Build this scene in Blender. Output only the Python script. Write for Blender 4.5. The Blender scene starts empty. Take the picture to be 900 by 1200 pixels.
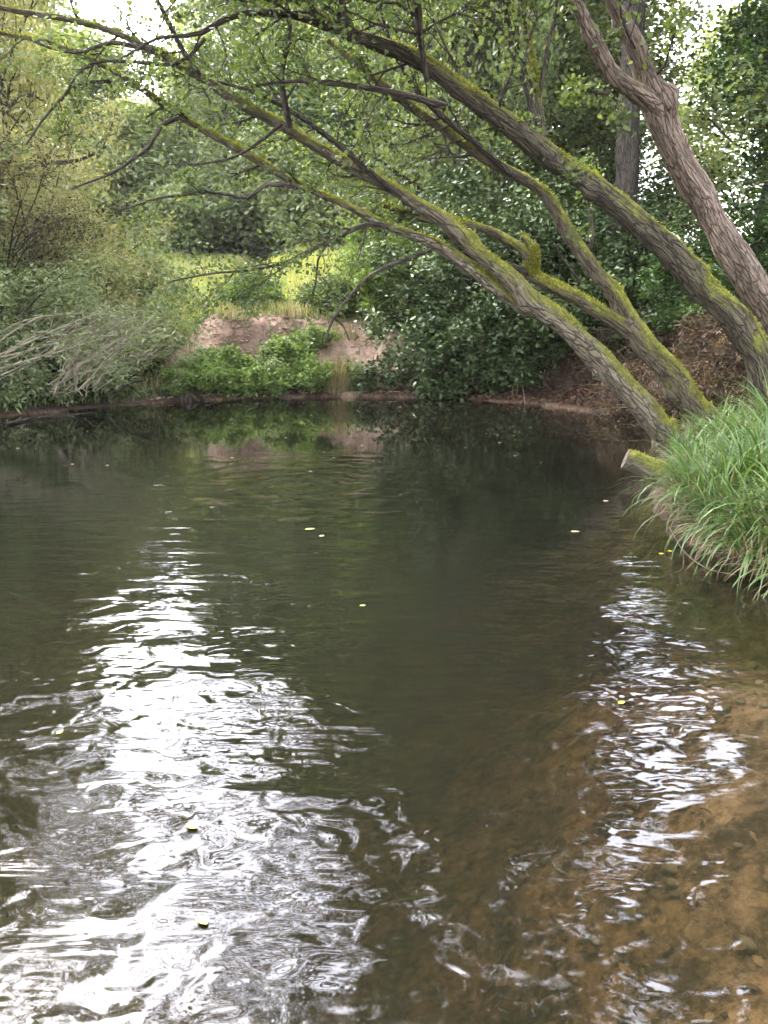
import bpy, math, random
import numpy as np
from mathutils import Vector

R = math.radians
rs = np.random.RandomState(7)
C = bpy.context.scene.collection
sc = bpy.context.scene

# ------------------------------------------------------------------ camera model
TH = R(12.6); CH = 1.55; FP = 965.0
ct, st_ = math.cos(TH), math.sin(TH)
def P(px, py, Y):
    u = (px-450)/FP; v = (py-600)/FP
    dy = ct - v*st_; dz = -st_ - v*ct
    t = Y/dy
    return np.array([u*t, Y, CH+dz*t])
def W(px, py):                       # on the water plane
    v = (py-600)/FP; dz = -st_ - v*ct
    t = -CH/dz
    return np.array([(px-450)/FP*t, (ct-v*st_)*t, 0.0])

# ------------------------------------------------------------------ noise
def _hash(ix, iy, s):
    h = (ix*374761393 + iy*668265263 + s*1442695041) & 0xffffffff
    h = ((h ^ (h >> 13))*1274126177) & 0xffffffff
    return ((h ^ (h >> 16)) & 0xffff)/65535.0
def vnoise(x, y, s=0):
    x = np.asarray(x, float); y = np.asarray(y, float)
    ix = np.floor(x).astype(np.int64); iy = np.floor(y).astype(np.int64)
    fx = x-ix; fy = y-iy
    fx = fx*fx*(3-2*fx); fy = fy*fy*(3-2*fy)
    a = _hash(ix, iy, s); b = _hash(ix+1, iy, s); c = _hash(ix, iy+1, s); d = _hash(ix+1, iy+1, s)
    return (a*(1-fx)+b*fx)*(1-fy)+(c*(1-fx)+d*fx)*fy
def fbm(x, y, s=0, o=4):
    r = 0; a = .5; f = 1
    for k in range(o):
        r = r + a*(vnoise(x*f, y*f, s+k*17)-.5)*2; a *= .5; f *= 2.03
    return r
def sstep(a, b, x):
    t = np.clip((x-a)/(b-a), 0, 1); return t*t*(3-2*t)

# ------------------------------------------------------------------ mesh helpers
def tag(o, label=None, cat=None, group=None, kind=None):
    if label: o['label'] = label
    if cat: o['category'] = cat
    if group: o['group'] = group
    if kind: o['kind'] = kind
    return o
def empty(name, loc, label, cat, group=None, rz=0):
    o = bpy.data.objects.new(name, None); C.objects.link(o)
    o.location = loc; o.rotation_euler = (0, 0, rz); o.empty_display_size = .3
    return tag(o, label, cat, group)
def mesh(name, V, F, mat, parent=None, smooth=True):
    """F: list of int arrays (n,k)"""
    me = bpy.data.meshes.new(name)
    V = np.asarray(V, np.float32)
    if not isinstance(F, (list, tuple)): F = [F]
    F = [np.asarray(f, np.int32) for f in F if len(f)]
    me.vertices.add(len(V)); me.vertices.foreach_set('co', V.ravel())
    li = np.concatenate([f.ravel() for f in F])
    tot = np.concatenate([np.full(len(f), f.shape[1], np.int32) for f in F])
    st = np.concatenate([[0], np.cumsum(tot)[:-1]]).astype(np.int32)
    me.loops.add(len(li)); me.loops.foreach_set('vertex_index', li)
    me.polygons.add(len(tot)); me.polygons.foreach_set('loop_start', st)
    me.polygons.foreach_set('loop_total', tot)
    me.polygons.foreach_set('use_smooth', np.full(len(tot), smooth))
    me.update(calc_edges=True); me.validate()
    me.materials.append(mat)
    o = bpy.data.objects.new(name, me); C.objects.link(o)
    if parent is not None: o.parent = parent
    return o
def nrm(a):
    return a/np.maximum(np.linalg.norm(a, axis=-1, keepdims=True), 1e-9)

def smooth_path(pts, rad, step):
    pts = np.asarray(pts, float); rad = np.asarray(rad, float)
    Q = np.vstack([2*pts[0]-pts[1], pts, 2*pts[-1]-pts[-2]])
    out = []; ro = []
    for i in range(len(pts)-1):
        p0, p1, p2, p3 = Q[i:i+4]
        n = max(2, int(np.linalg.norm(p2-p1)/step))
        t = (np.arange(n)/n)[:, None]
        out.append(.5*((2*p1)+(-p0+p2)*t+(2*p0-5*p1+4*p2-p3)*t*t+(-p0+3*p1-3*p2+p3)*t**3))
        ro.append(rad[i]*(1-t[:, 0])+rad[i+1]*t[:, 0])
    out.append(pts[-1:]); ro.append(rad[-1:])
    return np.vstack(out), np.concatenate(ro)

class Wood:
    def __init__(s): s.V = []; s.F = []; s.T = []; s.K = []; s.n = 0
    def tube(s, P_, r, seg=6, bark=0.0, cap=False, seed=0):
        P_ = np.asarray(P_, float); r = np.asarray(r, float); n = len(P_)
        T = np.gradient(P_, axis=0); T = nrm(T)
        up = np.array([0, 0, 1.]) if abs(T[0, 2]) < .9 else np.array([1., 0, 0])
        N = np.zeros_like(P_); N[0] = nrm(np.cross(T[0], up))
        for i in range(1, n):
            v = N[i-1]-T[i]*np.dot(N[i-1], T[i]); N[i] = v/max(np.linalg.norm(v), 1e-9)
        B = np.cross(T, N)
        a = np.linspace(0, 2*math.pi, seg, endpoint=False)
        rr = np.repeat(r[:, None], seg, 1)
        if bark > 0:
            L = np.concatenate([[0], np.cumsum(np.linalg.norm(np.diff(P_, axis=0), axis=1))])
            ca, sa = np.cos(a), np.sin(a)
            q = fbm(ca[None, :]*1.1+L[:, None]*1.3+seed, sa[None, :]*1.1+L[:, None]*.9+seed, 5, 3)
            q2 = fbm(a[None, :]*3.2+0*L[:, None]+np.sin(L[:, None]*2.)*.5, L[:, None]*2.2+np.minimum(a, 2*math.pi-a)[None, :]*0, 9+seed, 3)
            q2 = q2*np.clip(np.minimum(a, 2*math.pi-a)*3, 0, 1)[None, :]
            rr = rr*(1+bark*q*2.1+bark*.8*q2)
            if seg > 20:
                kr = np.random.RandomState(seed+77)
                for _ in range(int(L[-1]*2.4)):
                    l0 = kr.rand()*L[-1]; a0 = kr.rand()*6.28; da = np.abs((a-a0+math.pi) % (2*math.pi)-math.pi)
                    rr = rr*(1+(.12+.34*kr.rand()**2*1.5)*np.exp(-((L[:, None]-l0)/(.06+.06*kr.rand()))**2-(da[None]/(.35+.3*kr.rand()))**2))
        V = P_[:, None, :]+rr[..., None]*(np.cos(a)[None, :, None]*N[:, None, :]+np.sin(a)[None, :, None]*B[:, None, :])
        i = np.arange(n-1)[:, None]*seg; j = np.arange(seg)[None, :]; j2 = (j+1) % seg
        F = np.stack([i+j, i+seg+j, i+seg+j2, i+j2], -1).reshape(-1, 4)+s.n
        s.V.append(V.reshape(-1, 3)); s.F.append(F)
        Lk = np.concatenate([[0], np.cumsum(np.linalg.norm(np.diff(P_, axis=0), axis=1))])
        rm = max(float(r.mean()), .02); K = np.zeros((n, seg, 3))
        K[..., 0] = np.cos(a)[None]*rm+s.n*.137; K[..., 1] = np.sin(a)[None]*rm; K[..., 2] = Lk[:, None]*.13
        s.K.append(K.reshape(-1, 3))
        nn = n*seg
        if cap:
            s.V.append(P_[-1:]+T[-1:]*r[-1]*.25); s.K.append(s.K[-1][-1:]); k = s.n+nn
            b = s.n+(n-1)*seg
            s.T.append(np.stack([b+np.arange(seg), np.full(seg, k), b+(np.arange(seg)+1) % seg], -1)[:, [0, 2, 1]])
            nn += 1
        s.n += nn
        return V
    def build(s, name, mat, parent=None, off=None):
        V = np.vstack(s.V)
        if off is not None: V = V-off
        o = mesh(name, V, [np.vstack(s.F)]+([np.vstack(s.T)] if s.T else []), mat, parent)
        at_ = o.data.attributes.new('bark', 'FLOAT_VECTOR', 'POINT'); at_.data.foreach_set('vector', np.vstack(s.K).astype(np.float32).ravel())
        return o

def leaves_mesh(name, cen, size, mat, parent=None, aspect=.55, up=.5, droop=0., six=False, off=None, rng=rs, dirs=None):
    cen = np.asarray(cen, float); N = len(cen)
    d = rng.normal(size=(N, 3)); d[:, 2] = d[:, 2]*.5-droop
    if dirs is not None: d = d*.6+dirs
    d = nrm(d)
    n = rng.normal(size=(N, 3)); n[:, 2] = np.abs(n[:, 2])+up
    n = nrm(n-d*np.sum(n*d, 1)[:, None])
    s = np.cross(d, n)
    L = size*(.6+.8*rng.rand(N))[:, None]; Wd = L*aspect*.5
    fold = n*Wd*(.35*rng.rand(N)[:, None])
    if six:
        prof = [(0, 0), (.28, .85), (.62, .8), (1, 0), (.62, -.8), (.28, -.85)]
    else:
        prof = [(0, 0), (.45, 1), (1, 0), (.45, -1)]
    V = np.stack([cen+d*L*a+s*Wd*b+(fold if b else -fold*.2) for a, b in prof], 1)
    if off is not None: V = V-off
    k = len(prof)
    F = np.arange(N*k).reshape(N, k)
    return mesh(name, V.reshape(-1, 3), F, mat, parent, smooth=False)

def blades_mesh(name, base, length, width, mat, parent=None, lean=.35, bend=1.2, seg=6, rng=rs, az=None, azspread=3.14, off=None, twist=0.5):
    base = np.asarray(base, float); N = len(base)
    phi = rng.uniform(-1, 1, N)*azspread + (0 if az is None else az)
    L = length*(.5+.7*rng.rand(N)); el = R(90)-np.abs(rng.normal(0, lean, N))
    bd = bend*(.4+rng.rand(N))
    wv = width*(.5+.9*rng.rand(N))
    p = base.copy(); V = []
    side = np.stack([-np.sin(phi), np.cos(phi), np.zeros(N)], 1)
    side = nrm(side+np.stack([np.cos(phi), np.sin(phi), np.zeros(N)], 1)*rng.normal(0, twist, N)[:, None])
    for k in range(seg+1):
        t = k/seg
        w = wv*(1-t**2.2)*(.6+.4*min(1, t*4))+.0004
        V.append(p+side*w[:, None]*.5); V.append(p-side*w[:, None]*.5)
        e = el-bd*(t**1.3)*1.5
        p = p+(L/seg)[:, None]*np.stack([np.cos(e)*np.cos(phi), np.cos(e)*np.sin(phi), np.sin(e)], 1)
    V = np.stack(V, 1)
    if off is not None: V = V-off
    m = 2*(seg+1)
    F = np.array([[2*k, 2*k+1, 2*k+3, 2*k+2] for k in range(seg)])
    F = (np.arange(N)[:, None, None]*m+F[None]).reshape(-1, 4)
    return mesh(name, V.reshape(-1, 3), F, mat, parent, smooth=True)

# ------------------------------------------------------------------ materials
class NT:
    def __init__(s, m): s.t = m.node_tree; s.t.nodes.clear()
    def n(s, kind, **kw):
        nd = s.t.nodes.new(kind); ins = kw.pop('ins', {})
        for k, v in kw.items(): setattr(nd, k, v)
        for k, v in ins.items():
            if isinstance(v, bpy.types.NodeSocket): s.t.links.new(v, nd.inputs[k])
            else: nd.inputs[k].default_value = v
        return nd
    def ramp(s, fac, stops, interp='LINEAR'):
        r = s.n('ShaderNodeValToRGB', ins={'Fac': fac}); r.color_ramp.interpolation = interp
        e = r.color_ramp.elements
        while len(e) > 1: e.remove(e[-1])
        e[0].position = stops[0][0]; e[0].color = (*stops[0][1], 1)
        for p, c in stops[1:]:
            q = e.new(p); q.color = (*c, 1)
        return r.outputs['Color']
    def mix(s, f, a, b, mode='MIX'):
        m = s.n('ShaderNodeMix', data_type='RGBA', blend_type=mode)
        for i, v in ((0, f), (6, a), (7, b)):
            if isinstance(v, bpy.types.NodeSocket): s.t.links.new(v, m.inputs[i])
            else: m.inputs[i].default_value = (*v, 1) if isinstance(v, tuple) and len(v) == 3 else v
        return m.outputs[2]
    def math(s, op, a, b=0., c=None, clamp=False):
        m = s.n('ShaderNodeMath', operation=op, use_clamp=clamp)
        for i, v in enumerate((a, b) if c is None else (a, b, c)):
            if isinstance(v, bpy.types.NodeSocket): s.t.links.new(v, m.inputs[i])
            else: m.inputs[i].default_value = v
        return m.outputs[0]
    def noise(s, vec, scale, det=4, rough=.55, dist=0.):
        return s.n('ShaderNodeTexNoise', ins={'Vector': vec, 'Scale': scale, 'Detail': det, 'Roughness': rough, 'Distortion': dist}).outputs['Fac']
    def mr(s, v, a, b, c=0., d=1.):
        return s.n('ShaderNodeMapRange', ins={'Value': v, 'From Min': a, 'From Max': b, 'To Min': c, 'To Max': d}).outputs[0]
def mat(name):
    m = bpy.data.materials.new(name); m.use_nodes = True; return m, NT(m)

def leaf_mat(name, cols, trans=.35, rough=.55, spec=.18, clump=.6):
    m, t = mat(name)
    g = t.n('ShaderNodeNewGeometry')
    tc = t.n('ShaderNodeTexCoord')
    nz = t.noise(tc.outputs['Object'], clump, 3)
    f = t.math('ADD', t.math('MULTIPLY', g.outputs['Random Per Island'], .55), t.math('MULTIPLY', nz, .9))
    f = t.math('SUBTRACT', f, .22)
    n = len(cols); cols = [tuple(.82*q for q in c) for c in cols]
    col = t.ramp(f, [(i/(n-1)*.96+.02, c) for i, c in enumerate(cols)])
    pb = t.n('ShaderNodeBsdfPrincipled', ins={'Base Color': col, 'Roughness': rough, 'Specular IOR Level': spec})
    tr = t.n('ShaderNodeBsdfTranslucent', ins={'Color': t.mix(1.0, col, (1.35, 1.3, .55), 'MULTIPLY')})
    mx = t.n('ShaderNodeMixShader', ins={0: trans, 1: pb.outputs[0], 2: tr.outputs[0]})
    o = t.n('ShaderNodeOutputMaterial', ins={'Surface': mx.outputs[0]})
    return m

def bark_mat(name, dark, light, moss=.0, mossc=((.08, .075, .018), (.38, .38, .06)), stretch=1., lichen=.0):
    m, t = mat(name)
    g = t.n('ShaderNodeNewGeometry'); tc = t.n('ShaderNodeTexCoord')
    ob = tc.outputs['Object']
    bk = t.n('ShaderNodeAttribute', attribute_name='bark').outputs['Vector']
    n1 = t.noise(bk, 12*stretch, 6, .65, .6)
    n2 = t.noise(bk, 60*stretch, 5, .7, .3)
    n3 = t.noise(ob, 1.6, 4, .6)
    vo = t.n('ShaderNodeTexVoronoi', feature='DISTANCE_TO_EDGE', ins={'Vector': t.n('ShaderNodeVectorMath', operation='ADD', ins={0: bk, 1: t.n('ShaderNodeVectorMath', operation='SCALE', ins={0: t.n('ShaderNodeTexNoise', ins={'Vector': bk, 'Scale': 14., 'Detail': 3}).outputs['Color'], 'Scale': .09}).outputs[0]}).outputs[0], 'Scale': 32*stretch})
    crack = t.mr(vo.outputs['Distance'], 0, .13)
    f = t.math('ADD', t.math('MULTIPLY', n1, .6), t.math('MULTIPLY', n2, .4))
    col = t.ramp(f, [(.3, dark), (.52, tuple((a+b)/2 for a, b in zip(dark, light))), (.72, light)])
    col = t.mix(t.math('MULTIPLY', t.math('SUBTRACT', 1., crack), .75), col, tuple(c*.35 for c in dark))
    if lichen > 0:
        ln = t.mr(t.noise(ob, 7, 5, .7), .56, .66)
        col = t.mix(t.math('MULTIPLY', ln, lichen), col, (.30, .31, .25))
    h = t.math('ADD', t.math('MULTIPLY', crack, .5), t.math('MULTIPLY', n2, .6))
    if moss > 0:
        nz = t.n('ShaderNodeSeparateXYZ', ins={'Vector': g.outputs['Normal']}).outputs['Z']
        mm = t.math('ADD', t.math('MULTIPLY', nz, .75), t.math('MULTIPLY', t.math('SUBTRACT', n3, .5), 2.2))
        mm = t.math('ADD', mm, t.math('MULTIPLY', t.math('SUBTRACT', n2, .5), 1.3))
        mm = t.mr(mm, .72-moss, 1.18-moss)
        mc = t.ramp(t.math('ADD', t.math('MULTIPLY', t.noise(ob, 26, 5, .75), .6), t.math('MULTIPLY', t.noise(ob, 4, 3), .4)), [(.36, mossc[0]), (.5, (.2, .205, .035)), (.64, mossc[1])])
        col = t.mix(mm, col, mc)
        h = t.math('ADD', h, t.math('MULTIPLY', t.math('MULTIPLY', mm, t.noise(ob, 90, 3, .7)), 1.0))
    b = t.n('ShaderNodeBump', ins={'Strength': 1., 'Distance': .045, 'Height': h})
    pb = t.n('ShaderNodeBsdfPrincipled', ins={'Base Color': col, 'Roughness': .9, 'Specular IOR Level': .2, 'Normal': b.outputs[0]})
    t.n('ShaderNodeOutputMaterial', ins={'Surface': pb.outputs[0]})
    return m

M = {}
M['leaf_alder'] = leaf_mat('alder_leaf', [(.036, .055, .022), (.065, .095, .036), (.10, .14, .05), (.17, .20, .075)], .4, .55, .18)
M['leaf_mid'] = leaf_mat('woodland_leaf', [(.05, .07, .032), (.08, .11, .048), (.12, .155, .065), (.18, .21, .09)], .4)
M['leaf_yellow'] = leaf_mat('yellowing_leaf', [(.07, .10, .02), (.15, .17, .035), (.24, .22, .045), (.36, .30, .05)], .45)
M['leaf_dark'] = leaf_mat('dark_leaf', [(.015, .030, .010), (.028, .055, .016), (.045, .085, .022), (.08, .12, .03)], .3, .55, .18)
M['leaf_gloss'] = leaf_mat('glossy_leaf', [(.018, .032, .011), (.036, .06, .019), (.07, .105, .036), (.17, .22, .09)], .12, .5, .22)
M['leaf_willow'] = leaf_mat('willow_leaf', [(.08, .115, .055), (.15, .20, .09), (.24, .29, .15), (.36, .40, .23)], .35)
M['leaf_wyellow'] = leaf_mat('flare_pale_autumn_willow', [(.11, .13, .06), (.21, .22, .10), (.32, .31, .16), (.46, .43, .25)], .4)  # yellowing willow leaf, with the pale wash of lens flare put into its colours
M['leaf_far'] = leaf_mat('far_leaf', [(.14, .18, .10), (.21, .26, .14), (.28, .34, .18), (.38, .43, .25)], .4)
M['leaf_nettle'] = leaf_mat('nettle_leaf', [(.06, .10, .025), (.11, .17, .045), (.17, .25, .07), (.26, .34, .13)], .4, clump=2)
M['leaf_dead'] = leaf_mat('dead_leaf', [(.022, .012, .008), (.05, .026, .016), (.10, .052, .03), (.22, .135, .08)], .1, .7, clump=1.5)
M['grass_meadow'] = leaf_mat('meadow_grass', [(.13, .15, .055), (.21, .24, .09), (.31, .33, .14), (.46, .43, .24)], .45, clump=.4)
M['grass_sedge'] = leaf_mat('sedge', [(.025, .05, .014), (.055, .105, .026), (.10, .17, .045), (.26, .31, .12)], .35, .4, .4, clump=2.)
M['grass_dry'] = leaf_mat('dry_grass', [(.11, .09, .05), (.2, .165, .09), (.31, .265, .15), (.42, .37, .22)], .3, clump=2.)
M['bracken'] = leaf_mat('dry_bracken', [(.018, .012, .009), (.04, .027, .018), (.075, .05, .033), (.19, .135, .085)], .3, .8, clump=2.)
M['moss'] = leaf_mat('moss_tuft', [(.06, .065, .012), (.14, .15, .025), (.24, .25, .04), (.38, .38, .06)], .3, .9, .1, clump=3.)
M['bark_a'] = bark_mat('dark_mossy_bark', (.03, .024, .016), (.12, .10, .066), moss=.72)
M['bark_b'] = bark_mat('reddish_bark', (.08, .058, .042), (.26, .195, .15), moss=.02, lichen=.25)
M['bark_c'] = bark_mat('brown_mossy_bark', (.07, .056, .037), (.28, .235, .165), moss=.78, lichen=.5)
M['bark_d'] = bark_mat('very_mossy_bark', (.06, .05, .032), (.22, .18, .13), moss=.92)
M['bark_far'] = bark_mat('woodland_bark', (.03, .026, .02), (.10, .085, .065), moss=.1)
M['twig'] = bark_mat('twig_bark', (.03, .024, .018), (.09, .072, .055))
M['twig_pale'] = bark_mat('pale_twig_bark', (.13, .10, .07), (.34, .28, .19))
M['stem_pale'] = bark_mat('bare_stem_bark', (.22, .18, .12), (.50, .44, .32))
M['deadwood'] = bark_mat('dead_wood', (.03, .024, .018), (.12, .09, .07), moss=.1)
m, t = mat('cut_wood')
tc = t.n('ShaderNodeTexCoord')
col = t.ramp(t.noise(tc.outputs['Object'], 25, 4), [(.3, (.03, .022, .015)), (.7, (.13, .10, .07))])
pb = t.n('ShaderNodeBsdfPrincipled', ins={'Base Color': col, 'Roughness': .85})
t.n('ShaderNodeOutputMaterial', ins={'Surface': pb.outputs[0]}); M['cut'] = m
def plain(name, a, b, rough=.6, scale=20):
    m, t = mat(name); tc = t.n('ShaderNodeTexCoord')
    col = t.ramp(t.noise(tc.outputs['Object'], scale, 4), [(.3, a), (.7, b)])
    pb = t.n('ShaderNodeBsdfPrincipled', ins={'Base Color': col, 'Roughness': rough})
    t.n('ShaderNodeOutputMaterial', ins={'Surface': pb.outputs[0]}); return m
M['yleaf'] = plain('yellow_leaf', (.36, .34, .02), (.5, .46, .05), .5)
M['gleaf'] = plain('pale_green_leaf', (.12, .18, .03), (.2, .26, .06), .5)
M['bleaf'] = plain('pale_brown_leaf', (.16, .12, .06), (.3, .24, .14), .5)
M['stone'] = plain('wet_stone', (.05, .04, .028), (.26, .2, .14), .6, 9)

# ------------------------------------------------------------------ terrain
POND = np.array([(-6.9, 14.3), (-5.9, 16.4), (-4.6, 17.7), (-3, 18.6), (-.4, 19.1), (1.5, 18.7), (3.2, 17.2), (4.3, 15), (4.5, 12.8),
                 (3.9, 11.4), (3.1, 9.3), (2.45, 7.4), (2.1, 6.1), (2.3, 5.1), (3.1, 4.0), (4, 2), (4.5, 0), (3.5, -1.8), (0, -1.2), (-4, -2), (-9.5, -3),
                 (-11.5, 2), (-10.5, 8), (-9, 12)], float)
def pond_sd(x, y):
    """positive on land, negative in the water"""
    x = np.asarray(x, float); y = np.asarray(y, float)
    d = np.full(x.shape, 1e9); ins = np.zeros(x.shape, bool)
    n = len(POND)
    for i in range(n):
        a = POND[i]; b = POND[(i+1) % n]; e = b-a
        t = np.clip(((x-a[0])*e[0]+(y-a[1])*e[1])/(e@e), 0, 1)
        d = np.minimum(d, np.hypot(x-a[0]-t*e[0], y-a[1]-t*e[1]))
        c = (a[1] > y) != (b[1] > y)
        xi = a[0]+(y-a[1])*e[0]/(e[1] if abs(e[1]) > 1e-9 else 1e-9)
        ins ^= c & (x < xi)
    return np.where(ins, -d, d)
def height(x, y):
    x = np.asarray(x, float); y = np.asarray(y, float)
    sd = pond_sd(x, y)+fbm(x*.9, y*.9, 3, 3)*.28
    dl = np.maximum(sd, 0); dw = np.maximum(-sd, 0)
    # banks
    far = sstep(13, 17, y)
    centre = sstep(-6, -4, x)*(1-sstep(.6, 2.0, x))*far
    right = sstep(1.5, 3.0, x)*sstep(8, 12, y)
    left = (1-sstep(-7, -5, x))
    near = (1-sstep(8, 12, y))
    hb = centre*(.10+1.75*sstep(.2, 2.1, dl)+.35*sstep(2, 4, dl))
    hr = right*(.08+.25*sstep(.2, 1.2, dl)+.7*sstep(1.0, 1.7, dl)+.5*sstep(3, 9, dl))
    hl = left*(.06+.5*sstep(.3, 2.5, dl)+1.2*sstep(2, 6, dl))
    hn = near*(.28*sstep(0, .35, dl)+.5*sstep(.5, 4, dl))
    w = centre+right+left+near+1e-3
    ha = (hb+hr+hl+hn+1e-3)/np.maximum(w, 1.)
    ha = ha+.15*np.clip(y-22, 0, 25)+.03*np.clip(y-47, 0, 80)+.02*np.clip(np.abs(x)-8, 0, 40)
    ha = ha+fbm(x*3.1, y*3.1, 12, 4)*.09*sstep(.1, .6, dl)+fbm(x*1.1, y*1.1, 11, 4)*.16*sstep(0, 1.5, dl)+fbm(x*.25, y*.25, 21, 3)*.3*sstep(2, 8, dl)
    # bed
    shal = .10+1.15*sstep(1.75, -.75, x+fbm(x*1.5, y*1.5, 31, 2)*.35-.10*(y-2))*1.0
    shal = shal+(1.25-shal)*sstep(3.2, 7.5, y)
    dep = np.minimum(shal, .05+1.25*(1-np.exp(-dw/.9)))
    hw = -dep+fbm(x*2.2, y*2.2, 41, 4)*.05
    return np.where(sd > 0, ha, np.minimum(hw, -.01))
def ax(a, b, c0, c1, fine, k):
    core = list(np.arange(c0, c1+1e-6, fine))
    lo = []; v = c0; s = fine
    while v > a: s *= k; v -= s; lo.append(v)
    hi = []; v = c1; s = fine
    while v < b: s *= k; v += s; hi.append(v)
    return np.array(lo[::-1]+core+hi)
X = ax(-500, 500, -11, 9, .12, 1.12); Y = ax(-60, 900, .6, 24, .12, 1.10)
GX, GY = np.meshgrid(X, Y); GZ = height(GX, GY)
nx, ny = len(X), len(Y)
I = (np.arange(ny-1)[:, None]*nx+np.arange(nx-1)[None, :]).ravel()
FQ = np.stack([I, I+1, I+nx+1, I+nx], -1)

m, t = mat('ground_soil'); M['ground'] = m
tc = t.n('ShaderNodeTexCoord'); ob = tc.outputs['Object']
za = t.n('ShaderNodeVertexColor', layer_name='zone'); z = t.n('ShaderNodeSeparateColor', ins={'Color': za.outputs['Color']})
nA = t.noise(ob, 2.2, 6, .6); nB = t.noise(ob, 14, 6, .7); nC = t.noise(ob, 60, 4, .7)
bed = t.ramp(t.math('ADD', t.math('MULTIPLY', nA, .62), t.math('MULTIPLY', nB, .38)),
             [(.36, (.04, .03, .018)), (.46, (.11, .075, .045)), (.56, (.34, .225, .15)), (.68, (.52, .37, .27))])
vo = t.n('ShaderNodeTexVoronoi', ins={'Vector': ob, 'Scale': 17., 'Randomness': 1.})
bed = t.mix(t.mr(t.noise(ob, 5.5, 3), .5, .62, 0, .55), bed, t.ramp(t.n('ShaderNodeSeparateColor', ins={'Color': vo.outputs['Color']}).outputs[0], [(0, (.05, .035, .02)), (.5, (.2, .13, .07)), (1, (.42, .3, .19))]))
litter = t.ramp(t.math('ADD', t.math('MULTIPLY', nB, .6), t.math('MULTIPLY', nC, .4)), [(.35, (.014, .009, .006)), (.55, (.04, .025, .016)), (.7, (.09, .056, .034))])
red = t.ramp(t.math('ADD', t.math('MULTIPLY', nA, .5), t.math('MULTIPLY', nB, .5)), [(.36, (.13, .085, .06)), (.5, (.30, .20, .145)), (.64, (.44, .32, .235))])
mead = t.ramp(nB, [(.35, (.08, .10, .025)), (.65, (.2, .24, .05))])
col = t.mix(z.outputs[0], litter, mead)
col = t.mix(z.outputs[1], col, red)
col = t.mix(z.outputs[2], col, bed)
b = t.n('ShaderNodeBump', ins={'Strength': .8, 'Distance': .05, 'Height': t.math('ADD', nB, t.math('MULTIPLY', nC, .5))})
pb = t.n('ShaderNodeBsdfPrincipled', ins={'Base Color': col, 'Roughness': .92, 'Specular IOR Level': .15, 'Normal': b.outputs[0]})
t.n('ShaderNodeOutputMaterial', ins={'Surface': pb.outputs[0]})
g = mesh('ground', np.stack([GX, GY, GZ], -1).reshape(-1, 3), FQ, M['ground']); tag(g, kind='structure')
SD = pond_sd(GX, GY)
nf = fbm(GX*.8, GY*.8, 55, 4)
zr = sstep(1.9, 3.0, SD+nf)*sstep(19.5, 21, GY)*(1-sstep(1.5, 4, GX+nf*2))*sstep(-16, -8, GX)
zg = sstep(15.5, 17.5, GY)*sstep(-6, -4.4, GX+nf)*(1-sstep(.6, 1.8, GX+nf))*(1-sstep(2.0, 3.4, SD+nf))*sstep(.4, 1.0, SD+nf*.8+.9*np.exp(-((GX+.8)/.5)**2))*(1-.75*sstep(.05, .3, fbm(GX*1.7, GY*1.7, 91, 3)))
zb = 1-sstep(-.10, -.03, GZ+nf*.03)
colr = np.stack([zr, zg, zb, np.ones_like(zr)], -1).reshape(-1, 4).astype(np.float32)
at = g.data.color_attributes.new('zone', 'FLOAT_COLOR', 'POINT'); at.data.foreach_set('color', colr.ravel())

# ------------------------------------------------------------------ water (closed body: surface + depth)
m, t = mat('river_water'); M['water'] = m
tc = t.n('ShaderNodeTexCoord'); ob = tc.outputs['Object']
sp = t.n('ShaderNodeSeparateXYZ', ins={'Vector': ob})
# choppiness: strong close to the near shore, calm across the far water
near = t.math('ADD', t.math('POWER', t.mr(sp.outputs['Y'], 2.0, 9.0, 1.0, 0.), 1.8), .006)
mp = t.n('ShaderNodeMapping', ins={'Vector': ob, 'Rotation': (0, 0, R(20)), 'Scale': (1., 1.3, 1)}).outputs[0]
w1 = t.noise(mp, 2.1, 0, .5, 1.)
w2 = t.noise(mp, 6.2, 1, .4, 1.1)
w3 = t.noise(ob, 15., 0, .5, .6)
ringv = t.n('ShaderNodeVectorMath', operation='DISTANCE', ins={0: ob, 1: tuple(W(300, 600)*np.array([1, 1, 0])+np.array([.3, 1.2, 0]))}).outputs['Value']
ring = t.math('SINE', t.math('ADD', t.math('MULTIPLY', ringv, 15.), t.math('MULTIPLY', w1, 5.)))
ringf = t.math('MULTIPLY', t.mr(ringv, .2, 2.6, 1, 0), t.mr(w1, .35, .6, .3, 1.))
h = t.math('ADD', t.math('MULTIPLY', w1, .026), t.math('MULTIPLY', w2, .0095))
h = t.math('ADD', h, t.math('MULTIPLY', w3, .0016))
h = t.math('MULTIPLY', h, t.math('MULTIPLY', near, t.math('MULTIPLY', t.mr(t.noise(ob, .75, 2), .40, .60, .55, 1.15), t.mr(t.n('ShaderNodeVectorMath', operation='DISTANCE', ins={0: ob, 1: (-1.1, 1.6, 0)}).outputs['Value'], .25, .9, .3, 1.))))
h = t.math('ADD', h, t.math('MULTIPLY', t.math('MULTIPLY', ring, ringf), .0065))
fine = t.noise(t.n('ShaderNodeMapping', ins={'Vector': ob, 'Scale': (.8, 3.0, 1)}).outputs[0], 6, 1, .5)
h = t.math('ADD', h, t.math('MULTIPLY', fine, t.mr(sp.outputs['Y'], 4., 12., .0006, .00004)))
mid = t.noise(t.n('ShaderNodeMapping', ins={'Vector': ob, 'Rotation': (0, 0, R(-6)), 'Scale': (.8, 3.6, 1)}).outputs[0], 1.3, 3, .5, .6)
h = t.math('ADD', h, t.math('MULTIPLY', mid, t.mr(sp.outputs['Y'], 5., 11.5, .0085, .0004)))
bmp = t.n('ShaderNodeBump', ins={'Strength': 1., 'Distance': 1., 'Height': h})
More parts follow.
